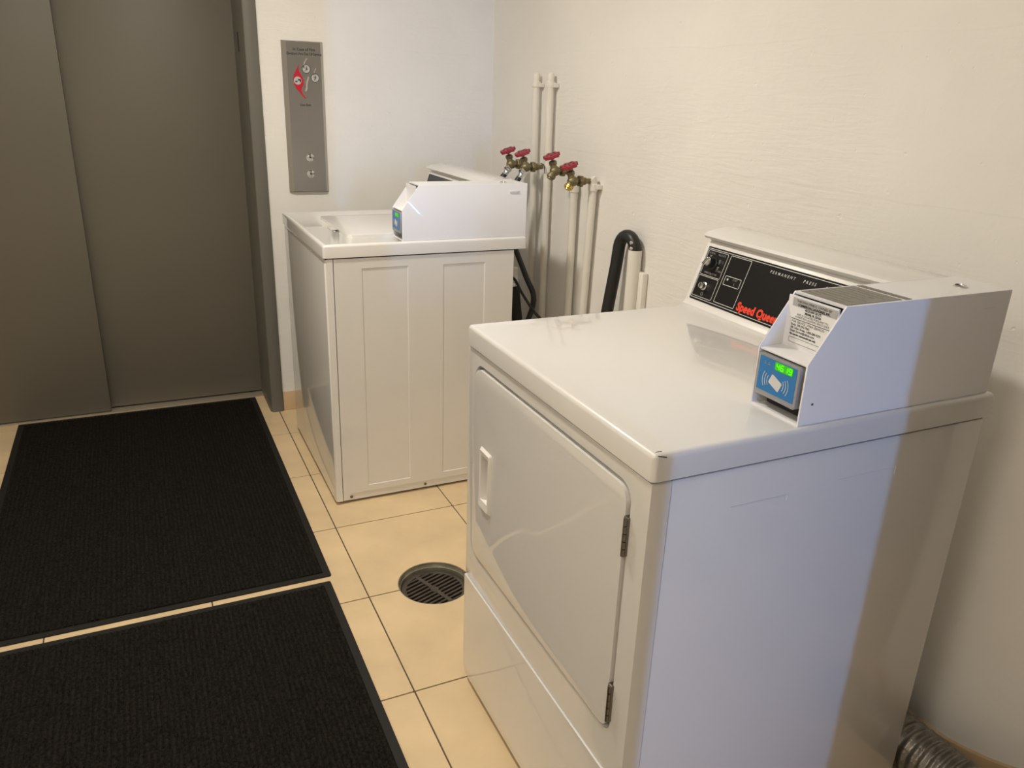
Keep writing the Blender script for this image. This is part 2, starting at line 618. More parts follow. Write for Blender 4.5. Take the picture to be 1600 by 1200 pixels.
# ------------------------------------------------------------------ call panel on the back wall
px0, px1, pz0, pz1 = -0.027, 0.133, 0.958, 1.535
cp = thing('elevator_call_panel', 'tall brushed steel lift call plate with fire notice on the white wall', 'call panel', ((px0 + px1) / 2, YB, pz0))
bm = bmesh.new()
y0 = YB - 0.0002
y1 = YB - 0.018
bo = [(px0, pz0), (px1, pz0), (px1, pz1), (px0, pz1)]
bi = [(px0 + 0.017, pz0 + 0.004), (px1 - 0.011, pz0 + 0.004), (px1 - 0.011, pz1 - 0.003), (px0 + 0.017, pz1 - 0.003)]
va = [bm.verts.new((p[0], y0, p[1])) for p in bo]
vb = [bm.verts.new((p[0], y0 - 0.005, p[1])) for p in bo]
vc = [bm.verts.new((p[0], y1, p[1])) for p in bi]
for k in range(4):
    j = (k + 1) % 4
    bm.faces.new([va[k], va[j], vb[j], vb[k]])
    bm.faces.new([vb[k], vb[j], vc[j], vc[k]])
bm.faces.new(vc)
bm.faces.new(list(reversed(va)))
fin(bm, 'face_plate', M['steel'], cp, 20)
pf = frame((px0, y1, pz0), (1, 0, 0), (0, 0, 1))     # u right, v up, normal towards the room
PW, PH = px1 - px0, pz1 - pz0
lettering('fire_notice', [('In Case of Fire', PW * 0.53, 0.541, 0.0145, 'CENTER', 1.0, 0.0003),
                          ('Elevators Are Out Of Service', PW * 0.53, 0.525, 0.0145, 'CENTER', 0.78, 0.0003)], pf, M['ink'], cp, 0.0003)
lettering('exit_notice', [('Use Exit', PW * 0.50, 0.337, 0.0125, 'CENTER', 1.0, 0.0003)], pf, M['ink'], cp, 0.0003)
# red flame with a pictogram disc in it
flame = [(0.062, 0.492), (0.060, 0.478), (0.063, 0.463), (0.072, 0.448), (0.078, 0.434), (0.077, 0.418), (0.070, 0.404), (0.067, 0.393),
         (0.073, 0.380), (0.084, 0.366), (0.078, 0.365), (0.062, 0.384), (0.048, 0.400), (0.040, 0.416), (0.037, 0.436), (0.041, 0.454), (0.052, 0.473)]
bm = bmesh.new()
add_flat(bm, flame, [], pf, 0.0003)
fl = fin(bm, 'flame_emblem', M['flame'], cp, 0)
bm = bmesh.new()
add_flat(bm, circ(0.0545, 0.431, 0.0150, 24), [], pf, 0.0006)
fin(bm, 'emblem_disc', M['silverprint'], fl, 0)
bm = bmesh.new()
add_flat(bm, rrect(0.0555, 0.0675, 0.431, 0.437, 0.001, 2), [], pf, 0.0009)
add_flat(bm, rrect(0.0625, 0.0675, 0.425, 0.434, 0.001, 2), [], pf, 0.0009)
add_flat(bm, rrect(0.0445, 0.0535, 0.425, 0.430, 0.001, 2), [], pf, 0.0009)
fin(bm, 'emblem_mark', M['ink'], fl, 0)
for (cu, cv, fig) in ((0.090, 0.475, 0), (0.123, 0.443, 1)):
    bm = bmesh.new()
    add_flat(bm, circ(cu, cv, 0.0155, 24), [], pf, 0.0003)
    d = fin(bm, 'pictogram_disc', M['silverprint'], cp, 0)
    bm = bmesh.new()
    add_flat(bm, circ(cu, cv, 0.0168, 28), [circ(cu, cv, 0.0146, 28)], pf, 0.0005)
    add_flat(bm, circ(cu + 0.001, cv + 0.0075, 0.0021, 10), [], pf, 0.0006)          # head
    add_stroke(bm, [(cu + 0.001, cv + 0.005), (cu, cv - 0.002)], pf, 0.0040, 0.0006)  # torso
    if fig == 0:
        add_stroke(bm, [(cu, cv - 0.002), (cu - 0.003, cv - 0.006), (cu - 0.007, cv - 0.008)], pf, 0.0018, 0.0006)
        add_stroke(bm, [(cu, cv - 0.002), (cu + 0.003, cv - 0.004), (cu + 0.006, cv - 0.001)], pf, 0.0018, 0.0006)
        add_stroke(bm, [(cu + 0.001, cv + 0.004), (cu + 0.005, cv + 0.002)], pf, 0.0014, 0.0006)
    else:
        add_stroke(bm, [(cu, cv - 0.002), (cu - 0.004, cv - 0.009)], pf, 0.0018, 0.0006)
        add_stroke(bm, [(cu, cv - 0.002), (cu + 0.004, cv - 0.009)], pf, 0.0018, 0.0006)
        add_stroke(bm, [(cu - 0.006, cv + 0.004), (cu + 0.007, cv + 0.002)], pf, 0.0014, 0.0006)
    fin(bm, 'pictogram', M['ink'], d, 0)
# pale flame outlines
bm = bmesh.new()
add_stroke(bm, [(0.095, 0.515), (0.085, 0.500), (0.080, 0.486), (0.082, 0.478)], pf, 0.004, 0.0003)
add_stroke(bm, [(0.098, 0.446), (0.090, 0.425), (0.088, 0.404), (0.084, 0.392)], pf, 0.006, 0.0003)
add_stroke(bm, [(0.128, 0.480), (0.120, 0.462), (0.117, 0.452)], pf, 0.003, 0.0003)
fin(bm, 'pale_flame', M['etch'], cp, 0)
for (cv, up) in ((0.1385, 1), (0.073, -1)):
    c = pf(0.0875, cv, 0)
    bt = lathe('call_button', [(0.0155, 0.0), (0.0155, 0.002), (0.0115, 0.0028), (0.0115, 0.0012), (0.0105, 0.0012), (0.0098, 0.0032), (0.0085, 0.0038)],
               c, (0, -1, 0), M['chrome'], cp, 28)
    bm = bmesh.new()
    add_flat(bm, [(0.0875 - 0.005, cv - 0.003 * up), (0.0875 + 0.005, cv - 0.003 * up), (0.0875, cv + 0.006 * up)], [], pf, 0.0041)
    fin(bm, 'arrow', M['ink'], bt, 0)

# ------------------------------------------------------------------ machines


def groove_panel(name, x0, x1, z0, z1, rects, y, m, parent, dep=0.0022, s=0.004):
    """side sheet in the plane y, with shallow pressed rectangles"""
    xs = sorted({x0, x1} | {v for r in rects for v in (r[0], r[0] + s, r[1] - s, r[1])})
    zs = sorted({z0, z1} | {v for r in rects for v in (r[2], r[2] + s, r[3] - s, r[3])})
    bm = bmesh.new()

    def d(x, z):
        for r in rects:
            if r[0] + s - 1e-6 <= x <= r[1] - s + 1e-6 and r[2] + s - 1e-6 <= z <= r[3] - s + 1e-6:
                return dep
        return 0
    V = [[bm.verts.new((x, y + d(x, z), z)) for z in zs] for x in xs]
    for i in range(len(xs) - 1):
        for j in range(len(zs) - 1):
            bm.faces.new([V[i][j], V[i + 1][j], V[i + 1][j + 1], V[i][j + 1]])
    # folded edges
    for (a, b) in (([V[0][j] for j in range(len(zs))], 0), ([V[-1][j] for j in range(len(zs))], 0),
                   ([V[i][0] for i in range(len(xs))], 0), ([V[i][-1] for i in range(len(xs))], 0)):
        bk = [bm.verts.new((v.co.x, y + 0.012, v.co.z)) for v in a]
        for k in range(len(a) - 1):
            bm.faces.new([a[k], a[k + 1], bk[k + 1], bk[k]])
    return fin(bm, name, m, parent, 12)


def console(x_back, y0, y1, zt, parent, dz=0.0):
    """slanted control console along the back of a machine; returns (object, frame of the slanted face)"""
    xb = x_back
    P = [(xb - 0.158, zt + 0.000), (xb - 0.158, zt + 0.007), (xb - 0.152, zt + 0.013), (xb - 0.148, zt + 0.0215),
         (xb - 0.103, zt + 0.147), (xb - 0.096, zt + 0.152), (xb - 0.099, zt + 0.157), (xb - 0.113, zt + 0.159), (xb - 0.117, zt + 0.164),
         (xb - 0.114, zt + 0.170), (xb - 0.102, zt + 0.174), (xb - 0.055, zt + 0.181), (xb - 0.012, zt + 0.181), (xb - 0.004, zt + 0.176), (xb - 0.004, zt)]
    c = extr('control_console', P, [], fr_xz, y0, y1, M['enamel'], parent, 0.0025, 2)
    f = frame((xb - 0.148, y1 - 0.008, zt + 0.021), (0, -1, 0), (0.043, 0, 0.122))
    return c, f


def machine_top(x0, x1, y0, y1, z0, z1, parent, dish=0):
    bm = bmesh.new()
    add_box(bm, x0, x1, y0, y1, z0, z1)
    es = [e for e in bm.edges if max(e.verts[0].co.z, e.verts[1].co.z) > z1 - 1e-5]
    bmesh.ops.bevel(bm, geom=es, offset=0.0085, segments=4, profile=0.5, affect='EDGES')
    if dish:
        bm.faces.ensure_lookup_table()
        tf = max((f for f in bm.faces if f.normal.z > 0.99 or abs(f.normal.z) > 0.99), key=lambda f: f.calc_center_median().z)
        bmesh.ops.inset_region(bm, faces=[tf], thickness=0.008, depth=0)
        bmesh.ops.inset_region(bm, faces=[tf], thickness=0.004, depth=0)
        for v in tf.verts:
            v.co.z = z1 - dish
    return fin(bm, 'top_panel', M['enamel_top'], parent, 50)


# ---- dryer: front at x = 0, near side at y = 0
H, W, D = 0.914, 0.683, 0.705
dry = thing('dryer', 'white front-loading dryer with black control console, nearest machine', 'dryer', (D / 2, W / 2, 0))
box('body', 0.036, D - 0.012, 0.013, W - 0.003, 0.022, 0.868, M['enamel'], dry)
DY0, DY1, DZ0, DZ1 = 0.046, 0.650, 0.380, 0.842
hole = rrect(DY0, DY1, DZ0, DZ1, (0.022, 0.040, 0.040, 0.032), 8)
extr('front_panel', rrect(0.0, W, 0.3020, 0.8665, 0.002, 1), [hole], fr_yz, 0.0, 0.034, M['enamel'], dry, 0.006, 3)
extr('kick_panel', rrect(0.0, W, 0.020, 0.2995, (0.03, 0.03, 0.002, 0.002), 4), [], fr_yz, -0.0035, 0.034, M['enamel'], dry, 0.003, 3)
box('door_recess', 0.030, 0.0335, DY0 - 0.01, DY1 + 0.01, DZ0 - 0.01, DZ1 + 0.01, M['enamel'], dry)
HY0, HY1, HZ0, HZ1 = 0.545, 0.602, 0.524, 0.668
door = extr('door', rrect(DY0 + 0.008, DY1 - 0.006, DZ0 + 0.006, DZ1 - 0.008, (0.018, 0.034, 0.034, 0.026), 8),
            [rrect(HY0 + 0.006, HY1 - 0.006, HZ0 + 0.006, HZ1 - 0.006, 0.003, 2)], fr_yz, -0.003, 0.014, M['enamel'], dry, 0.0025, 3)
# pull handle: a bevelled bezel around a pocket
bm = bmesh.new()
o1 = rrect(HY0, HY1, HZ0, HZ1, 0.004, 3)
o2 = rrect(HY0 + 0.005, HY1 - 0.005, HZ0 + 0.005, HZ1 - 0.005, 0.004, 3)
i1 = rrect(HY0 + 0.012, HY1 - 0.010, HZ0 + 0.022, HZ1 - 0.016, 0.003, 3)
i2 = rrect(HY0 + 0.017, HY1 - 0.012, HZ0 + 0.030, HZ1 - 0.018, 0.003, 3)
lp = [[bm.verts.new((x, p[0], p[1])) for p in l] for (l, x) in ((o1, -0.003), (o2, -0.0085), (i1, -0.0065), (i2, 0.028))]
for a, b in zip(lp[:-1], lp[1:]):
    for k in range(len(a)):
        j = (k + 1) % len(a)
        bm.faces.new([a[k], a[j], b[j], b[k]])
bm.faces.new(lp[-1])
fin(bm, 'door_handle', M['plastic'], door, 30)
for (z0, z1) in ((0.724, 0.790), (0.408, 0.481)):
    hg = box('hinge', -0.0045, 0.006, 0.0435, 0.0545, z0, z1, M['hinge'], dry, 0.001)
    n = 5
    for k in range(n):
        a = z0 + (z1 - z0) * k / n
        lathe('knuckle', [(0.0036, 0.0005), (0.0036, (z1 - z0) / n - 0.0008)], (-0.0055, 0.0475, a), (0, 0, 1), M['hinge'], hg, 10)
box('side_panel', 0.0355, D - 0.003, 0.0012, 0.014, 0.022, 0.8660, M['enamel'], dry, 0.002)
for (a, b, z) in ((0.150, 0.262, 0.800), (0.37, 0.50, 0.806)):
    bm = bmesh.new()
    add_box(bm, a, b, 0.0006, 0.002, z, z + 0.0015)
    add_box(bm, b, b + 0.0012, 0.0006, 0.002, z - 0.012, z + 0.0015)
    fin(bm, 'pressed_line', M['enamel'], dry, 0)
box('far_side_panel', 0.0355, D - 0.003, W - 0.010, W - 0.001, 0.022, 0.8675, M['enamel'], dry, 0.002)
box('seam_shade_strip', 0.004, D - 0.004, 0.0035, W - 0.006, 0.8655, 0.8725, M['gap'], dry)  # black strip standing in for the shade in the lid seam
machine_top(-0.004, D + 0.008, -0.004, W + 0.003, 0.8712, H, dry)
tube('paint_chip', [(0.003, -0.0028, 0.9118), (0.009, -0.0034, 0.9106), (0.017, -0.0038, 0.9085)], 0.0007, M['gap'], dry, 6)
tube('paint_chip', [(0.004, 0.006, 0.9139), (0.010, 0.0055, 0.9140), (0.014, 0.005, 0.9140)], 0.0006, M['gap'], dry, 6)
bm = bmesh.new()
add_box(bm, 0.03, D - 0.02, 0.025, W - 0.03, 0.012, 0.024)
fin(bm, 'base_pan', M['under'], dry)
for (x, y) in ((0.06, 0.05), (0.06, W - 0.05), (D - 0.06, 0.05), (D - 0.06, W - 0.05)):
    lathe('leveling_foot', [(0.018, 0), (0.018, 0.006), (0.008, 0.007), (0.008, 0.02)], (x, y, 0), (0, 0, 1), M['rubber'], dry, 14)
con, cf = console(D, 0.118, W - 0.001, H, dry)
# black control panel with its white outlines
pnl = extr('control_panel', rrect(0.0035, 0.556, -0.001, 0.1265, 0.003, 3), [], cf, 0.0014, -0.002, M['black'], dry, 0.0006, 1)
bm = bmesh.new()


def outline(a, b, c, d, r, wd=0.0011):
    add_stroke(bm, rrect(a, b, c, d, r, 3), cf, wd, 0.0018, True)


outline(0.0055, 0.552, 0.004, 0.1222, 0.003, 0.0013)
outline(0.0092, 0.0785, 0.0600, 0.1187, 0.003)
outline(0.0080, 0.0775, 0.0085, 0.0572, 0.003)
outline(0.0878, 0.1557, 0.0097, 0.1188, 0.002, 0.0013)
outline(0.0953, 0.1472, 0.0530, 0.0735, 0.002, 0.0013)
add_flat(bm, circ(0.1045, 0.066, 0.0026, 12), [], cf, 0.0018)
fin(bm, 'panel_outline', M['print'], pnl, 0)
for it_ in [('PERMANENT', 0.2175, 0.1070, 0.0088, 'LEFT', 0.95, 0.0001, 0.2), ('PRESS', 0.3136, 0.1070, 0.0088, 'LEFT', 0.95, 0.0001, 0.2),
                              ('AUTO', 0.3716, 0.1070, 0.0088, 'LEFT', 0.95, 0.0001, 0.2)]:
    lettering('console_heading', [it_], cf, M['print'], pnl, 0.0018)
lettering('brand_lettering', [('Speed Queen', 0.1645, 0.0105, 0.0255, 'LEFT', 0.91, 0.0013)], cf, M['red_print'], pnl, 0.0018)
for it_ in [('NORMAL', 0.012, 0.1105, 0.0062, 'LEFT', 0.9), ('DELICATE', 0.046, 0.1105, 0.0062, 'LEFT', 0.9), ('NO HEAT', 0.056, 0.0745, 0.0055, 'LEFT', 0.9),
                         ('FABRIC SELECTOR', 0.021, 0.0645, 0.0062, 'LEFT', 0.85), ('START', 0.120, 0.0665, 0.006, 'LEFT', 0.9), ('I', 0.128, 0.0555, 0.010)]:
    lettering('dial_print', [it_], cf, M['dim'], pnl, 0.0018)
for (u, v) in ((0.022, 0.1035), (0.059, 0.082)):
    bm = bmesh.new()
    add_stroke(bm, [(u - 0.003, v - 0.003), (u + 0.003, v + 0.003)], cf, 0.0013, 0.0018)
    add_stroke(bm, [(u - 0.003, v + 0.003), (u + 0.003, v - 0.003)], cf, 0.0013, 0.0018)
    add_stroke(bm, [(u - 0.004, v + 0.0035), (u + 0.004, v + 0.0035)], cf, 0.001, 0.0018)
    fin(bm, 'panel_symbol', M['dim'], pnl, 0)
bm = bmesh.new()
for v in (0.095, 0.1000):
    add_stroke(bm, circ(0.0575, v, 0.0024, 10), cf, 0.0008, 0.0018, True)
fin(bm, 'panel_symbol', M['dim'], pnl, 0)
bm = bmesh.new()
add_stroke(bm, circ(0.0410, 0.0165, 0.0036, 12), cf, 0.001, 0.0018, True)
fin(bm, 'panel_symbol', M['dim'], pnl, 0)
nrm = Vector(cf(0, 0, 1)) - Vector(cf(0, 0, 0))
kn = lathe('selector_knob', [(0.0155, 0.0), (0.0150, 0.004), (0.0128, 0.006), (0.0122, 0.018), (0.0115, 0.0195)], cf(0.040, 0.090, 0.0012), nrm, M['black'], con, 28)
bm = bmesh.new()
k0 = lambda u, v, ww: cf(0.040 + u, 0.090 + v, 0.0205 + ww)
add_extr(bm, circ(0, 0, 0.0105, 24), [], k0, 0.003, 0.0, 0.001, 2)
add_extr(bm, rrect(-0.0022, 0.0022, -0.010, 0.010, 0.001, 2), [], lambda u, v, ww: k0(u * 0.8 + v * 0.6, -u * 0.6 + v * 0.8, ww), 0.009, 0.002, 0.0008, 2)
fin(bm, 'knob_cap', M['chrome'], con, 40)
lathe('start_button', [(0.0100, 0.0), (0.0100, 0.003), (0.0075, 0.004), (0.0075, 0.012), (0.0066, 0.0135), (0.004, 0.0142)], cf(0.0395, 0.0345, 0.0012), nrm, M['chrome'], con, 24)

# ---- washer
WX, WY, WW, WD, WH = -0.0975, 1.649, 0.7125, 0.6997, 0.911
ox = WX + WD - D
wsh = thing('washing_machine', 'white top-loading washing machine standing under the steel lift call plate', 'washing machine', (WX + WD / 2, WY + WW / 2, 0))
box('body', WX + 0.03, WX + WD - 0.047, WY + 0.013, WY + WW - 0.004, 0.016, 0.868, M['enamel'], wsh)
bm = bmesh.new()
add_box(bm, WX, WX + 0.026, WY, WY + WW, 0.012, 0.8655)
es = [e for e in bm.edges if max(e.verts[0].co.x, e.verts[1].co.x) < WX + 1e-4]
bmesh.ops.bevel(bm, geom=es, offset=0.010, segments=3, profile=0.5, affect='EDGES')
fin(bm, 'front_panel', M['enamel'], wsh, 50)
sx0, sx1 = WX + 0.0285, WX + WD - 0.046
sp = groove_panel('side_panel', sx0, sx1, 0.036, 0.8650, [(0.020, 0.176, 0.056, 0.834), (0.297, 0.450, 0.058, 0.832)], WY + 0.001, M['enamel'], wsh)
bm = bmesh.new()
add_box(bm, sx0 + 0.022, sx1, WY + 0.0035, WY + 0.012, 0.010, 0.0362)
add_box(bm, sx0, sx0 + 0.022, WY + 0.001, WY + 0.012, 0.012, 0.0362)
fin(bm, 'bottom_flange', M['enamel'], wsh, 0)
for x in (-0.040, 0.232, 0.50):
    lathe('screw', [(0.0055, 0), (0.0052, 0.002), (0.0035, 0.003)], (x, WY + 0.0036, 0.022), (0, -1, 0), M['hinge'], wsh, 12)
box('far_side_panel', sx0, sx1, WY + WW - 0.008, WY + WW - 0.001, 0.014, 0.8665, M['enamel'], wsh, 0.002)
box('seam_shade_strip', WX + 0.004, WX + WD - 0.048, WY + 0.0035, WY + WW - 0.006, 0.8645, 0.8715, M['gap'], wsh)  # seam shade under the washer top, put in as a black strip
machine_top(WX - 0.004, WX + WD, WY - 0.003, WY + WW + 0.003, 0.8695, WH, wsh, 0.0025)
lid = extr('lid', rrect(0.008, 0.495, 1.772, 2.205, 0.022, 5), [], fr_xy, WH + 0.0055, WH - 0.004, M['enamel'], wsh, 0.0018, 2)
bm = bmesh.new()
add_extr(bm, rrect(-0.012, 0.010, 1.925, 1.985, 0.004, 3), [], fr_xy, WH + 0.0006, WH - 0.001)
add_extr(bm, [(-0.010, 1.885), (0.007, 1.885), (0.007, 1.925), (-0.002, 1.925)], [], fr_xy, WH + 0.0006, WH - 0.001)
fin(bm, 'finger_notch', M['enamel'], lid, 0)
box('finger_gap', -0.004, 0.0075, 1.885, 1.915, WH, WH + 0.0012, M['gap'], lid)
wc, wf = console(WX + WD - 0.002, WY + 0.113, WY + WW - 0.002, WH, wsh)
extr('control_panel', rrect(0.0035, 0.575, -0.001, 0.1265, 0.003, 3), [], wf, 0.0014, -0.002, M['black'], wsh, 0.0006, 1)
lathe('indicator_lens', [(0.008, 0), (0.008, 0.006), (0.005, 0.009)], wf(0.50, 0.11, 0), Vector(wf(0, 0, 1)) - Vector(wf(0, 0, 0)), M['rubber'], wsh, 14)
bm = bmesh.new()
add_box(bm, WX + 0.05, WX + WD - 0.06, WY + 0.02, WY + WW - 0.02, 0.008, 0.018)
fin(bm, 'base_pan', M['under'], wsh, 0)
for (x, y) in ((WX + 0.06, WY + 0.06), (WX + 0.06, WY + WW - 0.06), (WX + WD - 0.1, WY + 0.06), (WX + WD - 0.1, WY + WW - 0.06)):
    lathe('leveling_foot', [(0.018, 0), (0.018, 0.005), (0.009, 0.006), (0.009, 0.012)], (x, y, 0), (0, 0, 1), M['rubber'], wsh, 14)

# ------------------------------------------------------------------ card payment boxes
SEG7 = {'0': 'abcdef', '1': 'bc', '4': 'bcfg', '6': 'acdefg', '9': 'abcdfg'}


def payment_box(x0, x1, y0, y1, z0, z1, label, digits, detail):
    """folded sheet metal coin-meter case; front at x0, side towards the camera at y0"""
    t = thing('card_payment_box', label, 'payment box', ((x0 + x1) / 2, (y0 + y1) / 2, z0), 'card payment boxes on the machines')
    zs = z0 + 0.098          # height of the shelf
    xs = x0 + 0.058          # where the slope meets the top
    th = 0.003
    cheek = [(x0, z0), (x1, z0), (x1, z1), (xs, z1), (x0, zs)]
    extr('side_cheek', cheek, [], fr_xz, y0, y0 + th, M['boxwhite'], t, 0.0012, 2)
    extr('side_cheek', list(reversed(cheek)), [], fr_xz, y1, y1 - th, M['boxwhite'], t, 0.0012, 2)
    box('top_plate', xs - 0.001, x1, y0 + th, y1 - th, z1 - 0.004, z1 - 0.0002, M['boxwhite'], t)
    box('back_plate', x1 - 0.004, x1 - 0.001, y0 + th, y1 - th, z0, z1 - 0.004, M['boxwhite'], t)
    bx = x0 + 0.046
    box('label_plate', bx, bx + 0.003, y0 + th, y1 - th, zs - 0.004, z1 - 0.004, M['boxwhite'], t)
    box('shelf', x0 + 0.0015, bx, y0 + th, y1 - th, zs - 0.004, zs - 0.0005, M['boxwhite'], t, 0.0008)
    box('bottom_lip', x0 + 0.0005, x0 + 0.012, y0 + th, y1 - th, z0, z0 + 0.0035, M['boxwhite'], t)
    box('inner_cavity', x0 + 0.032, x0 + 0.036, y0 + th, y1 - th, z0, zs - 0.004, M['under'], t)
    # reader
    ry0, ry1, rz0, rz1 = y0 + 0.009, y1 - 0.008, z0 + 0.024, z0 + 0.091
    rd = extr('card_reader', rrect(ry0, ry1, rz0, rz1, 0.004, 3), [], fr_yz, x0 - 0.004, x0 + 0.032, M['reader'], t, 0.0022, 2)
    f = frame((x0 - 0.004, ry1, rz0), (0, -1, 0), (0, 0, 1))
    w_, h_ = ry1 - ry0, rz1 - rz0
    sc = extr('reader_screen', rrect(0.005, w_ - 0.005, 0.0085, h_ - 0.0035, 0.001, 2), [], f, 0.0006, -0.001, M['blue'], rd)
    bm = bmesh.new()
    add_flat(bm, rrect(w_ * 0.43, w_ * 0.86, h_ * 0.735, h_ * 0.93, 0.002, 3), [], f, 0.0009)
    fin(bm, 'display_window', M['ledglass'], rd, 0)
    bm = bmesh.new()
    digits = digits or '1'
    dw, dh, gp = w_ * 0.062, h_ * 0.125, w_ * 0.098
    for k, ch in enumerate(digits):
        u, v = w_ * 0.470 + k * gp, h_ * 0.772
        pos = {'a': ((0, dh), (dw, dh)), 'b': ((dw, dh), (dw, dh / 2)), 'c': ((dw, dh / 2), (dw, 0)), 'd': ((0, 0), (dw, 0)),
               'e': ((0, 0), (0, dh / 2)), 'f': ((0, dh / 2), (0, dh)), 'g': ((0, dh / 2), (dw, dh / 2))}
        for s in SEG7[ch]:
            a, b = pos[s]
            add_stroke(bm, [(u + a[0] + a[1] * 0.12, v + a[1]), (u + b[0] + b[1] * 0.12, v + b[1])], f, 0.0019, 0.0013)
    fin(bm, 'display_digits', M['led'], rd, 0)
    # card symbol with waves
    bm = bmesh.new()
    c, s = math.cos(-0.42), math.sin(-0.42)
    cu, cv = w_ * 0.49, h_ * 0.425
    card = [(cu + p[0] * c - p[1] * s, cv + p[0] * s + p[1] * c) for p in rrect(-0.0125, 0.0125, -0.0085, 0.0085, 0.0022, 3)]
    add_flat(bm, card, [], f, 0.0009)
    for sg in (-1, 1):
        for k, rr in enumerate((0.0175, 0.0225, 0.0275)):
            pts = [(cu + sg * (rr * math.cos(a) + 0.0005), cv + rr * 0.9 * math.sin(a)) for a in [(-0.52 + 1.04 * q / 8) for q in range(9)]]
            add_stroke(bm, pts, f, 0.0011, 0.0009)
    fin(bm, 'card_symbol', M['print'], rd, 0)
    if detail:
        bm = bmesh.new()
        for q in (0.20, 0.29):
            add_stroke(bm, circ(w_ * q, h_ * 0.83, 0.0016, 8), f, 0.0006, 0.0009, True)
            add_stroke(bm, [(w_ * q - 0.003, h_ * 0.79), (w_ * q + 0.003, h_ * 0.79)], f, 0.0006, 0.0009)
        fin(bm, 'reader_marking', M['dim'], rd, 0)
        # owner's label on the upright plate
        lf = frame((bx, y1 - th, zs), (0, -1, 0), (0, 0, 1))
        lw = (y1 - y0) - 2 * th
        bm = bmesh.new()
        add_flat(bm, rrect(0.010, lw - 0.001, 0.003, 0.078, 0.001, 2), [], lf, 0.0004)
        lb = fin(bm, 'owner_label', M['paper'], t, 0)
        bm = bmesh.new()
        add_flat(bm, rrect(0.010, lw - 0.001, 0.0660, 0.079, 0.0005, 1), [], lf, 0.0007)
        fin(bm, 'label_band', M['paper2'], lb, 0)
        mid = lw * 0.54
        lettering('label_text', [
            ('THIS MACHINE IS OWNED BY', mid, 0.0730, 0.0056, 'CENTER', 0.96),
            ('COMMERCIAL LAUNDRIES, INC.', mid, 0.0677, 0.0052, 'CENTER', 0.90, 0.0002),
            ('4213 NW 35 CT.', mid, 0.0625, 0.0050, 'CENTER', 0.95, 0.0002),
            ('MIAMI, FL 33166', mid, 0.0575, 0.0050, 'CENTER', 0.95, 0.0002),
            ('AND IS LOCATED PURSUANT TO', mid, 0.0530, 0.0044, 'CENTER', 0.98),
            ('A WRITTEN LAUNDRY SPACE LEASE', mid, 0.0487, 0.0044, 'CENTER', 0.98),
            ('FOR SERVICE / PARA SERVICIO', 0.014, 0.0405, 0.0052, 'LEFT', 0.96),
            ('Dade: 305-592-7965', 0.013, 0.0355, 0.0050, 'LEFT', 0.95, 0.0001),
            ('All Other Areas: 1-800-284-9274', 0.013, 0.0305, 0.0050, 'LEFT', 0.93, 0.0001),
            ('Email: Service@clilndr.com', 0.013, 0.0255, 0.0050, 'LEFT', 0.93, 0.0001),
            ('No use for commercial use only', 0.013, 0.0205, 0.0044, 'LEFT', 0.95, 0.0002)], lf, M['ink'], lb, 0.0010)
        bm = bmesh.new()
        add_stroke(bm, [(0.012, 0.0463), (lw - 0.002, 0.0463)], lf, 0.0009, 0.0010)
        add_stroke(bm, rrect(0.013, lw - 0.004, 0.0085, 0.0165, 0.001, 2), lf, 0.0005, 0.0010, True)
        fin(bm, 'label_rule', M['ink'], lb, 0)
        # dark instruction sticker on the top
        sx0_, sx1_ = xs + 0.006, xs + 0.122
        tf = frame((sx0_, y0 + 0.004, z1), (0, 1, 0), (-1, 0, 0))
        bm = bmesh.new()
        add_box(bm, sx0_, sx1_, y0 + 0.006, y1 - 0.006, z1 - 0.0003, z1 + 0.0004)
        st = fin(bm, 'instruction_sticker', M['sticker'], t, 0)
        bm = bmesh.new()
        n = 8
        for k in range(n):
            x = sx0_ + 0.010 + k * 0.0130
            e = random.uniform(0.0, 0.035)
            add_box(bm, x, x + 0.0030, y0 + 0.013 + e, y1 - 0.012, z1 + 0.0003, z1 + 0.0006)
        fin(bm, 'sticker_lines', M['stickerline'], st, 0)
        s2 = box('notice_strip', sx1_ + 0.007, sx1_ + 0.020, y0 + 0.005, y1 - 0.005, z1 - 0.0003, z1 + 0.0004, M['sticker'], t)
        bm = bmesh.new()
        for k in range(9):
            yy = y0 + 0.010 + k * 0.0098
            add_box(bm, sx1_ + 0.011, sx1_ + 0.0145, yy, yy + 0.0070, z1 + 0.0003, z1 + 0.0006)
        fin(bm, 'strip_lines', M['stickerline'], s2, 0)
        lathe('rivet', [(0.0022, 0), (0.0018, 0.001)], (x0 + 0.022, y0, z0 + 0.034), (0, -1, 0), M['hinge'], t, 10)
        bm = bmesh.new()
        add_box(bm, x1 - 0.062, x1 - 0.034, y0 - 0.0006, y0 + 0.001, z1 - 0.028, z1 - 0.0255, 0.0004, 1)
    else:
        bm = bmesh.new()
        add_box(bm, x1 - 0.066, x1 - 0.030, y0 - 0.0022, y0 + 0.001, z1 - 0.030, z1 - 0.021, 0.0016, 2)
    fin(bm, 'pressed_slot', M['boxwhite'], t, 40)
    lk = lathe('lock', [(0.0115, 0), (0.0115, 0.002), (0.0095, 0.0035), (0.0090, 0.0035), (0.0085, 0.002), (0.004, 0.002)],
               (x1 - 0.072, (y0 + y1) / 2 - 0.010, z1 - 0.0005), (0, 0, 1), M['chrome'], t, 24)
    box('keyway', x1 - 0.073, x1 - 0.071, (y0 + y1) / 2 - 0.014, (y0 + y1) / 2 - 0.006, z1 + 0.001, z1 + 0.0022, M['gap'], lk)
    return t


payment_box(0.2625, 0.6955, 0.0045, 0.1115, H, 1.0975, 'white metal card payment box on the dryer reading 4619', '4619', True)
payment_box(0.158, 0.600, 1.654, 1.757, WH, 1.088, 'white metal card payment box on top of the washing machine', '', False)

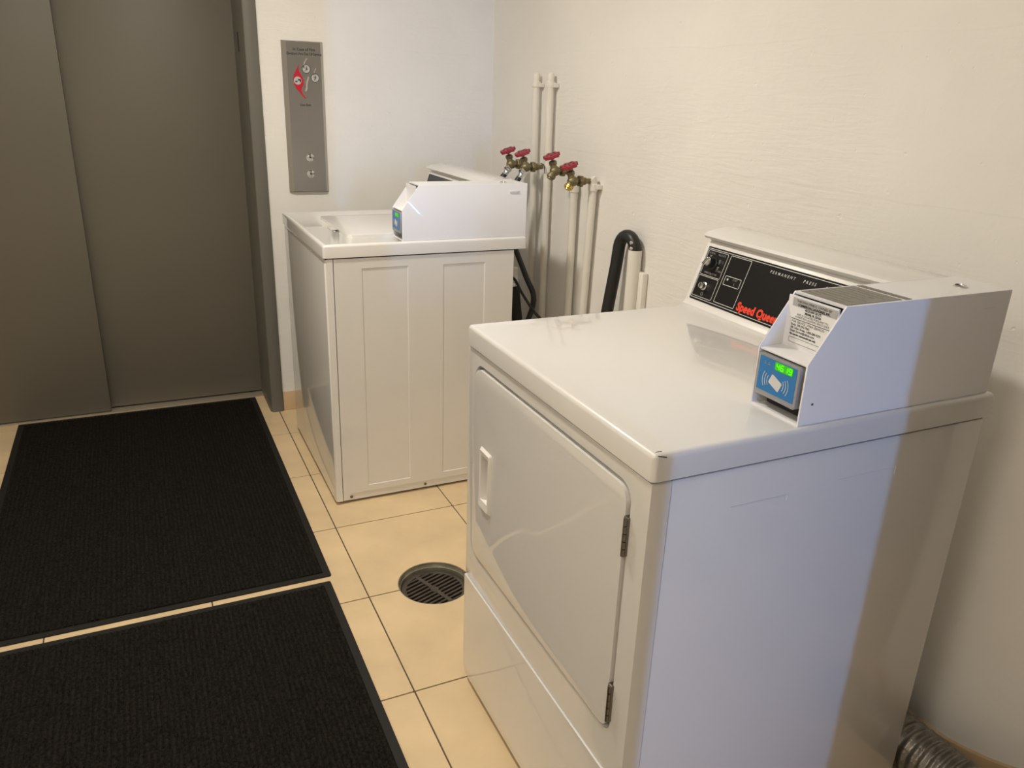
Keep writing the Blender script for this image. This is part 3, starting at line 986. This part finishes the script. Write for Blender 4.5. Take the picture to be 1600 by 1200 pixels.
# ------------------------------------------------------------------ water pipes and faucets on the right wall
PR = 0.0145


def water_pipe(y, ztop, style, label, lean=0.0, strap=True):
    x = XR(y) - 0.026
    t = thing('water_pipe', label, 'pipe', (x, y, 0), 'white painted water pipes on the right wall')
    bm = bmesh.new()
    if style == 'tall':
        add_tube(bm, [(x, y - lean, 0.0), (x, y, ztop)], PR, 16)
        fin(bm, 'riser', M['pipe'], t)
        lathe('coupling', [(PR + 0.0035, 0), (PR + 0.0035, 0.016), (PR - 0.001, 0.020), (PR - 0.001, 0.040), (PR - 0.003, 0.047), (PR - 0.008, 0.051)],
              (x, y, ztop - 0.006), (0, 0, 1), M['pipe'], t, 18)
        zc = ztop - 0.008
    else:
        r = 0.03
        path = [(x, y - lean, 0.0), (x, y, ztop - r)] + [(x - 0.012 * (1 - math.cos(a)), y, ztop - r + r * math.sin(a)) for a in (0.4, 0.8, 1.2)]
        add_tube(bm, path, PR, 16)
        fin(bm, 'riser', M['pipe'], t)
        lathe('coupling', [(PR + 0.003, 0), (PR + 0.003, 0.022), (PR, 0.024)], (x, y, ztop - 0.045), (0, 0, 1), M['pipe'], t, 18)
        zc = ztop - 0.040
    if not strap:
        return x
    # wall strap
    bm = bmesh.new()
    add_lathe(bm, [(PR + 0.0032, 0), (PR + 0.0032, 0.016)], (x, y, zc), (0, 0, 1), 18)
    add_box(bm, x + 0.004, XR(y) - 0.0005, y - PR - 0.008, y + PR + 0.002, zc, zc + 0.016, 0.002)
    fin(bm, 'strap', M['pipe'], t)
    return x


PY = [2.128, 2.010, 1.787, 1.655]
px = []
px.append(water_pipe(PY[0], 1.405, 'tall', 'tall white pipe nearest the room corner', 0.05))
px.append(water_pipe(PY[1], 1.405, 'tall', 'tall white pipe second from the room corner', 0.03))
px.append(water_pipe(PY[2], 1.085, 'low', 'short white pipe behind the brass faucet with the shiny yellow outlet', 0.015, False))
px.append(water_pipe(PY[3], 1.105, 'low', 'short white pipe farthest from the room corner, strapped at its top', -0.035))


def faucet(x, y, z, label, hose, newbrass=False, spin=0.0):
    """garden-type hose faucet reaching from the pipe at x towards the room (-x)"""
    t = thing('hose_faucet', label, 'faucet', (x - 0.07, y, z), 'brass faucets with red handwheels')
    bm = bmesh.new()
    X0 = x - PR + 0.002
    # tail, hex collar, waist and bulb, all round the -x axis
    add_lathe(bm, [(0.0085, 0), (0.0095, 0.018), (0.0130, 0.022), (0.0130, 0.034)], (X0, y, z), (-1, 0, 0), 16)
    add_lathe(bm, [(0.0185, 0), (0.0210, 0.003), (0.0210, 0.011), (0.0185, 0.014)], (X0 - 0.034, y, z), (-1, 0, 0), 6)
    add_lathe(bm, [(0.0115, 0), (0.0110, 0.008), (0.0165, 0.016), (0.0185, 0.026), (0.0165, 0.036), (0.008, 0.043)], (X0 - 0.046, y, z), (-1, 0, 0), 16)
    bx_ = X0 - 0.074
    od = Vector((-0.52, 0, -0.85)).normalized()
    add_lathe(bm, [(0.0135, 0.004), (0.0125, 0.026)], (bx_, y, z), od, 14)
    up = Vector((-0.26, -0.02, 0.96)).normalized()
    add_lathe(bm, [(0.0125, 0.004), (0.0115, 0.024)], (bx_, y, z), up, 14)
    fin(bm, 'body', M['brass'], t, 40)
    p = Vector((bx_, y, z))
    lathe('packing_nut', [(0.0125, 0.022), (0.0140, 0.024), (0.0140, 0.034), (0.0100, 0.037), (0.0045, 0.038), (0.0045, 0.056)], p, up, M['brass'], t, 6)
    mo = M['brass_new'] if newbrass else (M['chrome'] if hose else M['brass'])
    lathe('hose_outlet', [(0.0145, 0.014), (0.0160, 0.016), (0.0160, 0.026), (0.0145, 0.028), (0.0115, 0.0285), (0.0115, 0.033)], p, od, mo, t, 8 if hose else 16)
    # lobed handwheel
    a, u, v = basis((-0.36, -0.02, 0.93))
    c = p + up * 0.052
    out = []
    for k in range(56):
        th = 2 * PI * k / 56 + spin
        r = 0.0285 + 0.0032 * math.cos(7 * th)
        out.append((r * math.cos(th), r * math.sin(th)))
    holes = [circ(0.0165 * math.cos(q), 0.0165 * math.sin(q), 0.0052, 10) for q in [2 * PI * k / 5 + spin for k in range(5)]]
    hf = lambda uu, vv, ww: tuple(c + u * uu + v * vv + a * ww)
    wheel = extr('handwheel', out, holes, hf, 0.0075, -0.0035, M['redwheel'], t, 0.0026, 2)
    lathe('wheel_screw', [(0.0045, 0.0), (0.004, 0.003), (0.002, 0.004)], c + a * 0.0072, a, M['hinge'], wheel, 10)
    return p + od * 0.031, od


ends = []
ends.append(faucet(px[0] - 0.012, PY[0], 1.108, 'brass faucet with red wheel nearest the corner, black hose attached', True, spin=0.2))
ends.append(faucet(px[1] - 0.006, PY[1], 1.108, 'brass faucet with red wheel second from the corner, black hose attached', True, spin=0.5))
ends.append(faucet(px[2], PY[2], 1.115, 'brass faucet with red wheel and bare dull brass outlet', False, spin=0.1))
ends.append(faucet(px[3], PY[3], 1.093, 'brass faucet with shiny yellow outlet, farthest from the corner', False, True, spin=0.35))
# wire tail twisted around the second faucet
tag(tube('tie_wire', spline([(px[1] - 0.028, PY[1] - 0.004, 1.121), (px[1] - 0.024, PY[1] - 0.020, 1.118), (px[1] - 0.022, PY[1] - 0.026, 1.10), (px[1] - 0.022, PY[1] - 0.031, 1.085)], 5), 0.0018, M['rubber_dull']),
    'thin dark wire hooked round the faucet second from the corner', 'wire')

# inlet hoses
for k, lab in ((0, 'black rubber hose hanging from the faucet nearest the corner'), (1, 'black rubber hose hanging from the second faucet from the corner')):
    e, od = ends[k]
    t = thing('inlet_hose', lab, 'hose', tuple(e), 'washing machine inlet hoses')
    lathe('ferrule', [(0.0118, 0.0), (0.0118, 0.013), (0.0108, 0.015)], e, od, M['chrome'], t, 16)
    y = e.y
    if k == 0:
        path = spline([e + od * 0.010, e + od * 0.05, (0.70, y - 0.01, 0.93), (0.675, y - 0.03, 0.80), (0.68, y - 0.03, 0.6), (0.63, y, 0.40), (0.559, y, 0.36)], 8)
    else:
        path = spline([e + od * 0.010, e + od * 0.05, (0.690, y - 0.01, 0.95), (0.685, 1.955, 0.86), (0.715, 1.875, 0.72), (0.735, 1.835, 0.63), (0.71, 1.87, 0.50), (0.64, 1.90, 0.40), (0.559, 1.92, 0.36)], 8)
    tube('hose', path, 0.0105, M['rubber'], t, 12)

# drain hose bundle, clamp and cord behind the washer
t = thing('drain_outlet_hose', 'thick black hose with clamp just behind the washing machine', 'hose', (0.685, 1.96, 0.3))
tube('hose', spline([(0.715, 1.972, 0.665), (0.718, 1.962, 0.60), (0.724, 1.945, 0.50), (0.735, 1.93, 0.36), (0.74, 1.90, 0.2), (0.74, 1.88, 0.02)], 6), 0.021, M['rubber_dull'], t, 14)
lathe('clamp', [(0.0228, 0), (0.0235, 0.002), (0.0235, 0.014), (0.0228, 0.016)], (0.715, 1.973, 0.655), (-0.03, 0.10, 0.99), M['chrome'], t, 20)
lathe('spigot', [(0.0175, 0), (0.0175, 0.070), (0.012, 0.074)], (0.715, 1.973, 0.655), (-0.03, 0.10, 0.99), M['plastic'], t, 18)
tag(tube('power_cord', spline([(0.680, 1.955, 0.692), (0.693, 1.925, 0.694), (0.694, 1.85, 0.652), (0.700, 1.745, 0.602), (0.73, 1.67, 0.56), (0.77, 1.60, 0.50), (0.79, 1.50, 0.40)], 8), 0.0055, M['rubber_dull']),
    'thin black cord slanting away from behind the washing machine', 'cord')

# drain standpipe and crook-shaped drain hose
sy = 1.358
sxp = XR(sy) - 0.030
t = thing('drain_standpipe', 'wide white standpipe on the wall under the black hooked hose', 'pipe', (sxp, sy, 0))
lathe('pipe', [(0.0228, 0), (0.0228, 0.905), (0.0215, 0.905), (0.0215, 0.85)], (sxp, sy, 0), (0, 0, 1), M['pipe'], t, 24)
bm = bmesh.new()
add_box(bm, sxp + 0.008, XR(sy) - 0.001, sy - 0.046, sy + 0.026, 0.30, 0.835, 0.004)
fin(bm, 'pipe_shadow_block', M['pipe'], t)  # added block standing in for a shadow and a second pipe
t = thing('drain_hose', 'black crook-shaped drain hose hooked into the white standpipe', 'hose', (sxp - 0.02, 1.40, 0.3))
arc = []
yc, zc, ra = (1.434 + sy) / 2, 0.905, (1.434 - sy) / 2
for k in range(11):
    a = k / 10 * PI
    arc.append((sxp - 0.014 * (1 - k / 10), yc + ra * math.cos(a), zc + ra * 1.05 * math.sin(a)))
path = spline([(sxp - 0.075, 1.485, 0.15), (sxp - 0.050, 1.465, 0.45), (sxp - 0.030, 1.447, 0.70), (sxp - 0.018, 1.437, 0.84)], 6) + arc + [(sxp, sy, 0.885), (sxp, sy, 0.865)]
tube('hose', path, 0.0208, M['rubber'], t, 18)
for z in (0.912, 0.930):
    lathe('bolt', [(0.0065, 0), (0.006, 0.002), (0.003, 0.003)], (sxp - 0.0205, sy - 0.004 - (0.930 - z) * 0.1, z), (-1, -0.25, 0.0), M['chrome'], t, 12)

# ------------------------------------------------------------------ foil vent duct behind the dryer
pth = spline([(0.718, 0.42, 0.085), (0.748, 0.41, 0.08), (0.776, 0.37, 0.072), (0.788, 0.27, 0.066), (0.795, 0.12, 0.062), (0.795, 0.0, 0.060), (0.80, -0.10, 0.060), (0.815, -0.22, 0.060)], 26)
bm = bmesh.new()
add_tube(bm, pth, lambda i: 0.054 + 0.0042 * math.sin(i * PI / 2.5), 26)
tag(fin(bm, 'vent_duct', M['foil'], None, 70), 'corrugated silver foil vent duct on the floor behind the dryer', 'duct')

# ------------------------------------------------------------------ floor drain
dr = thing('floor_drain', 'round sunken floor drain with dark slotted grate beside the dryer', 'drain', (DC[0], DC[1], -0.05))
bm = bmesh.new()
prof = [(DR - 0.0005, -0.0015), (DR - 0.0030, -0.0012), (DR - 0.0045, -0.013), (DR - 0.0075, -0.015), (DR - 0.0085, -0.030), (DR - 0.0100, -0.034), (DR - 0.0100, -0.10)]
add_lathe(bm, prof, (DC[0], DC[1], 0), (0, 0, 1), 48, cap=False)
fin(bm, 'collar', M['collar'], dr, 50)
bm = bmesh.new()
add_extr(bm, circ(DC[0], DC[1], DR - 0.009, 40), [], fr_xy, -0.095, -0.10)
fin(bm, 'sump', M['gap'], dr, 0)
rg = DR - 0.0105
bm = bmesh.new()
add_extr(bm, circ(DC[0], DC[1], rg, 44), [circ(DC[0], DC[1], rg - 0.014, 44)], fr_xy, -0.024, -0.040, 0.0012, 2, True)
fin(bm, 'grate_ring', M['iron'], dr, 40)
ang = math.atan2(1.036 - 1.171, 0.087 - 0.037)       # the spine's direction on the floor
cs, sn = math.cos(ang), math.sin(ang)


def gf(u, v, w):
    return (DC[0] + u * cs - v * sn, DC[1] + u * sn + v * cs, w)


ri = rg - 0.013
bm = bmesh.new()
add_extr(bm, rrect(-ri, ri, -0.006, 0.006, 0.001, 1), [], gf, -0.0235, -0.036, 0.001, 1)
add_extr(bm, circ(DC[0] * 0, 0, 0.013, 18), [], gf, -0.0230, -0.036, 0.001, 1)
fin(bm, 'grate_spine', M['iron'], dr, 40)
n = 10
for k in range(-n // 2, n // 2 + 1):
    u = k * (2 * ri) / (n + 1.2)
    h = math.sqrt(max(0.0, ri * ri - u * u)) + 0.003
    bm = bmesh.new()
    add_extr(bm, rrect(u - 0.0035, u + 0.0035, -h, h, 0.0005, 1), [], gf, -0.0245, -0.036, 0.001, 1)
    fin(bm, 'grate_bar', M['iron'], dr, 40)

# ------------------------------------------------------------------ floor mats


def floor_mat(x0, x1, y0, y1, label):
    t = thing('floor_mat', label, 'mat', ((x0 + x1) / 2, (y0 + y1) / 2, 0.0), 'black ribbed entrance mats')
    b = 0.021
    bm = bmesh.new()
    add_extr(bm, rrect(x0, x1, y0, y1, 0.006, 3), [], fr_xy, 0.0042, 0.0004, 0.0015, 1)
    fin(bm, 'rubber_border', M['mat_edge'], t)
    bm = bmesh.new()
    pitch = 0.0128
    nr = int((x1 - x0 - 2 * b) / pitch)
    pitch = (x1 - x0 - 2 * b) / nr
    ny = int((y1 - y0) / 0.011)
    rnd = random.Random(int(y0 * 1000))
    for i in range(nr):
        xa = x0 + b + i * pitch
        prev = None
        for j in range(ny + 1):
            y = y0 + b + (y1 - y0 - 2 * b) * j / ny
            hz = 0.0075 + rnd.uniform(-0.0011, 0.0011)
            jx = rnd.uniform(-0.0009, 0.0009)
            row = [bm.verts.new((xa, y, 0.0046)), bm.verts.new((xa + pitch * 0.22 + jx, y, hz)),
                   bm.verts.new((xa + pitch * 0.66 + jx, y, hz + rnd.uniform(-0.0006, 0.0006))), bm.verts.new((xa + pitch * 0.88, y, 0.0046)), bm.verts.new((xa + pitch, y, 0.0046))]
            if prev:
                for k in range(4):
                    bm.faces.new([prev[k], prev[k + 1], row[k + 1], row[k]])
            prev = row
    o = fin(bm, 'ribbed_pile', M['mat_pile'], t, 0)
    o['kind'] = 'stuff'


floor_mat(-1.158, -0.208, 1.231, 2.789, 'black ribbed floor mat lying in front of the lift door')
floor_mat(-1.165, -0.218, -0.350, 1.204, 'black ribbed floor mat nearest the camera, beside the dryer')

# ------------------------------------------------------------------ ceiling lamps (out of view; the near lamp and the panel are added fill)


def ceiling_lamp(p, label):
    t = thing('ceiling_lamp', label, 'lamp', (p[0], p[1], CEIL), 'round ceiling lamps')
    lathe('lamp_base', [(0.11, 0), (0.11, 0.022), (0.10, 0.026)], (p[0], p[1], CEIL - 0.001), (0, 0, -1), M['plastic'], t, 28)
    lathe('lamp_glass', [(0.098, 0.024), (0.100, 0.05), (0.088, 0.078), (0.06, 0.096), (0.02, 0.104)], (p[0], p[1], CEIL), (0, 0, -1), M['lampglass'], t, 28)


ceiling_lamp(LAMP, 'round ceiling lamp above the floor between the two machines')
ceiling_lamp(FILL_MID, 'added round fill lamp above the near end of the dryer')
t = thing('fill_light_panel', 'added square fill light panel on the ceiling left of the camera', 'light panel', (FILL_HALL[0], FILL_HALL[1], CEIL))
box('panel_frame', FILL_HALL[0] - 0.30, FILL_HALL[0] + 0.30, FILL_HALL[1] - 0.30, FILL_HALL[1] + 0.30, CEIL - 0.030, CEIL - 0.001, M['plastic'], t, 0.003)
box('diffuser', FILL_HALL[0] - 0.28, FILL_HALL[0] + 0.28, FILL_HALL[1] - 0.28, FILL_HALL[1] + 0.28, CEIL - 0.036, CEIL - 0.029, M['lampglass'], t, 0.002)
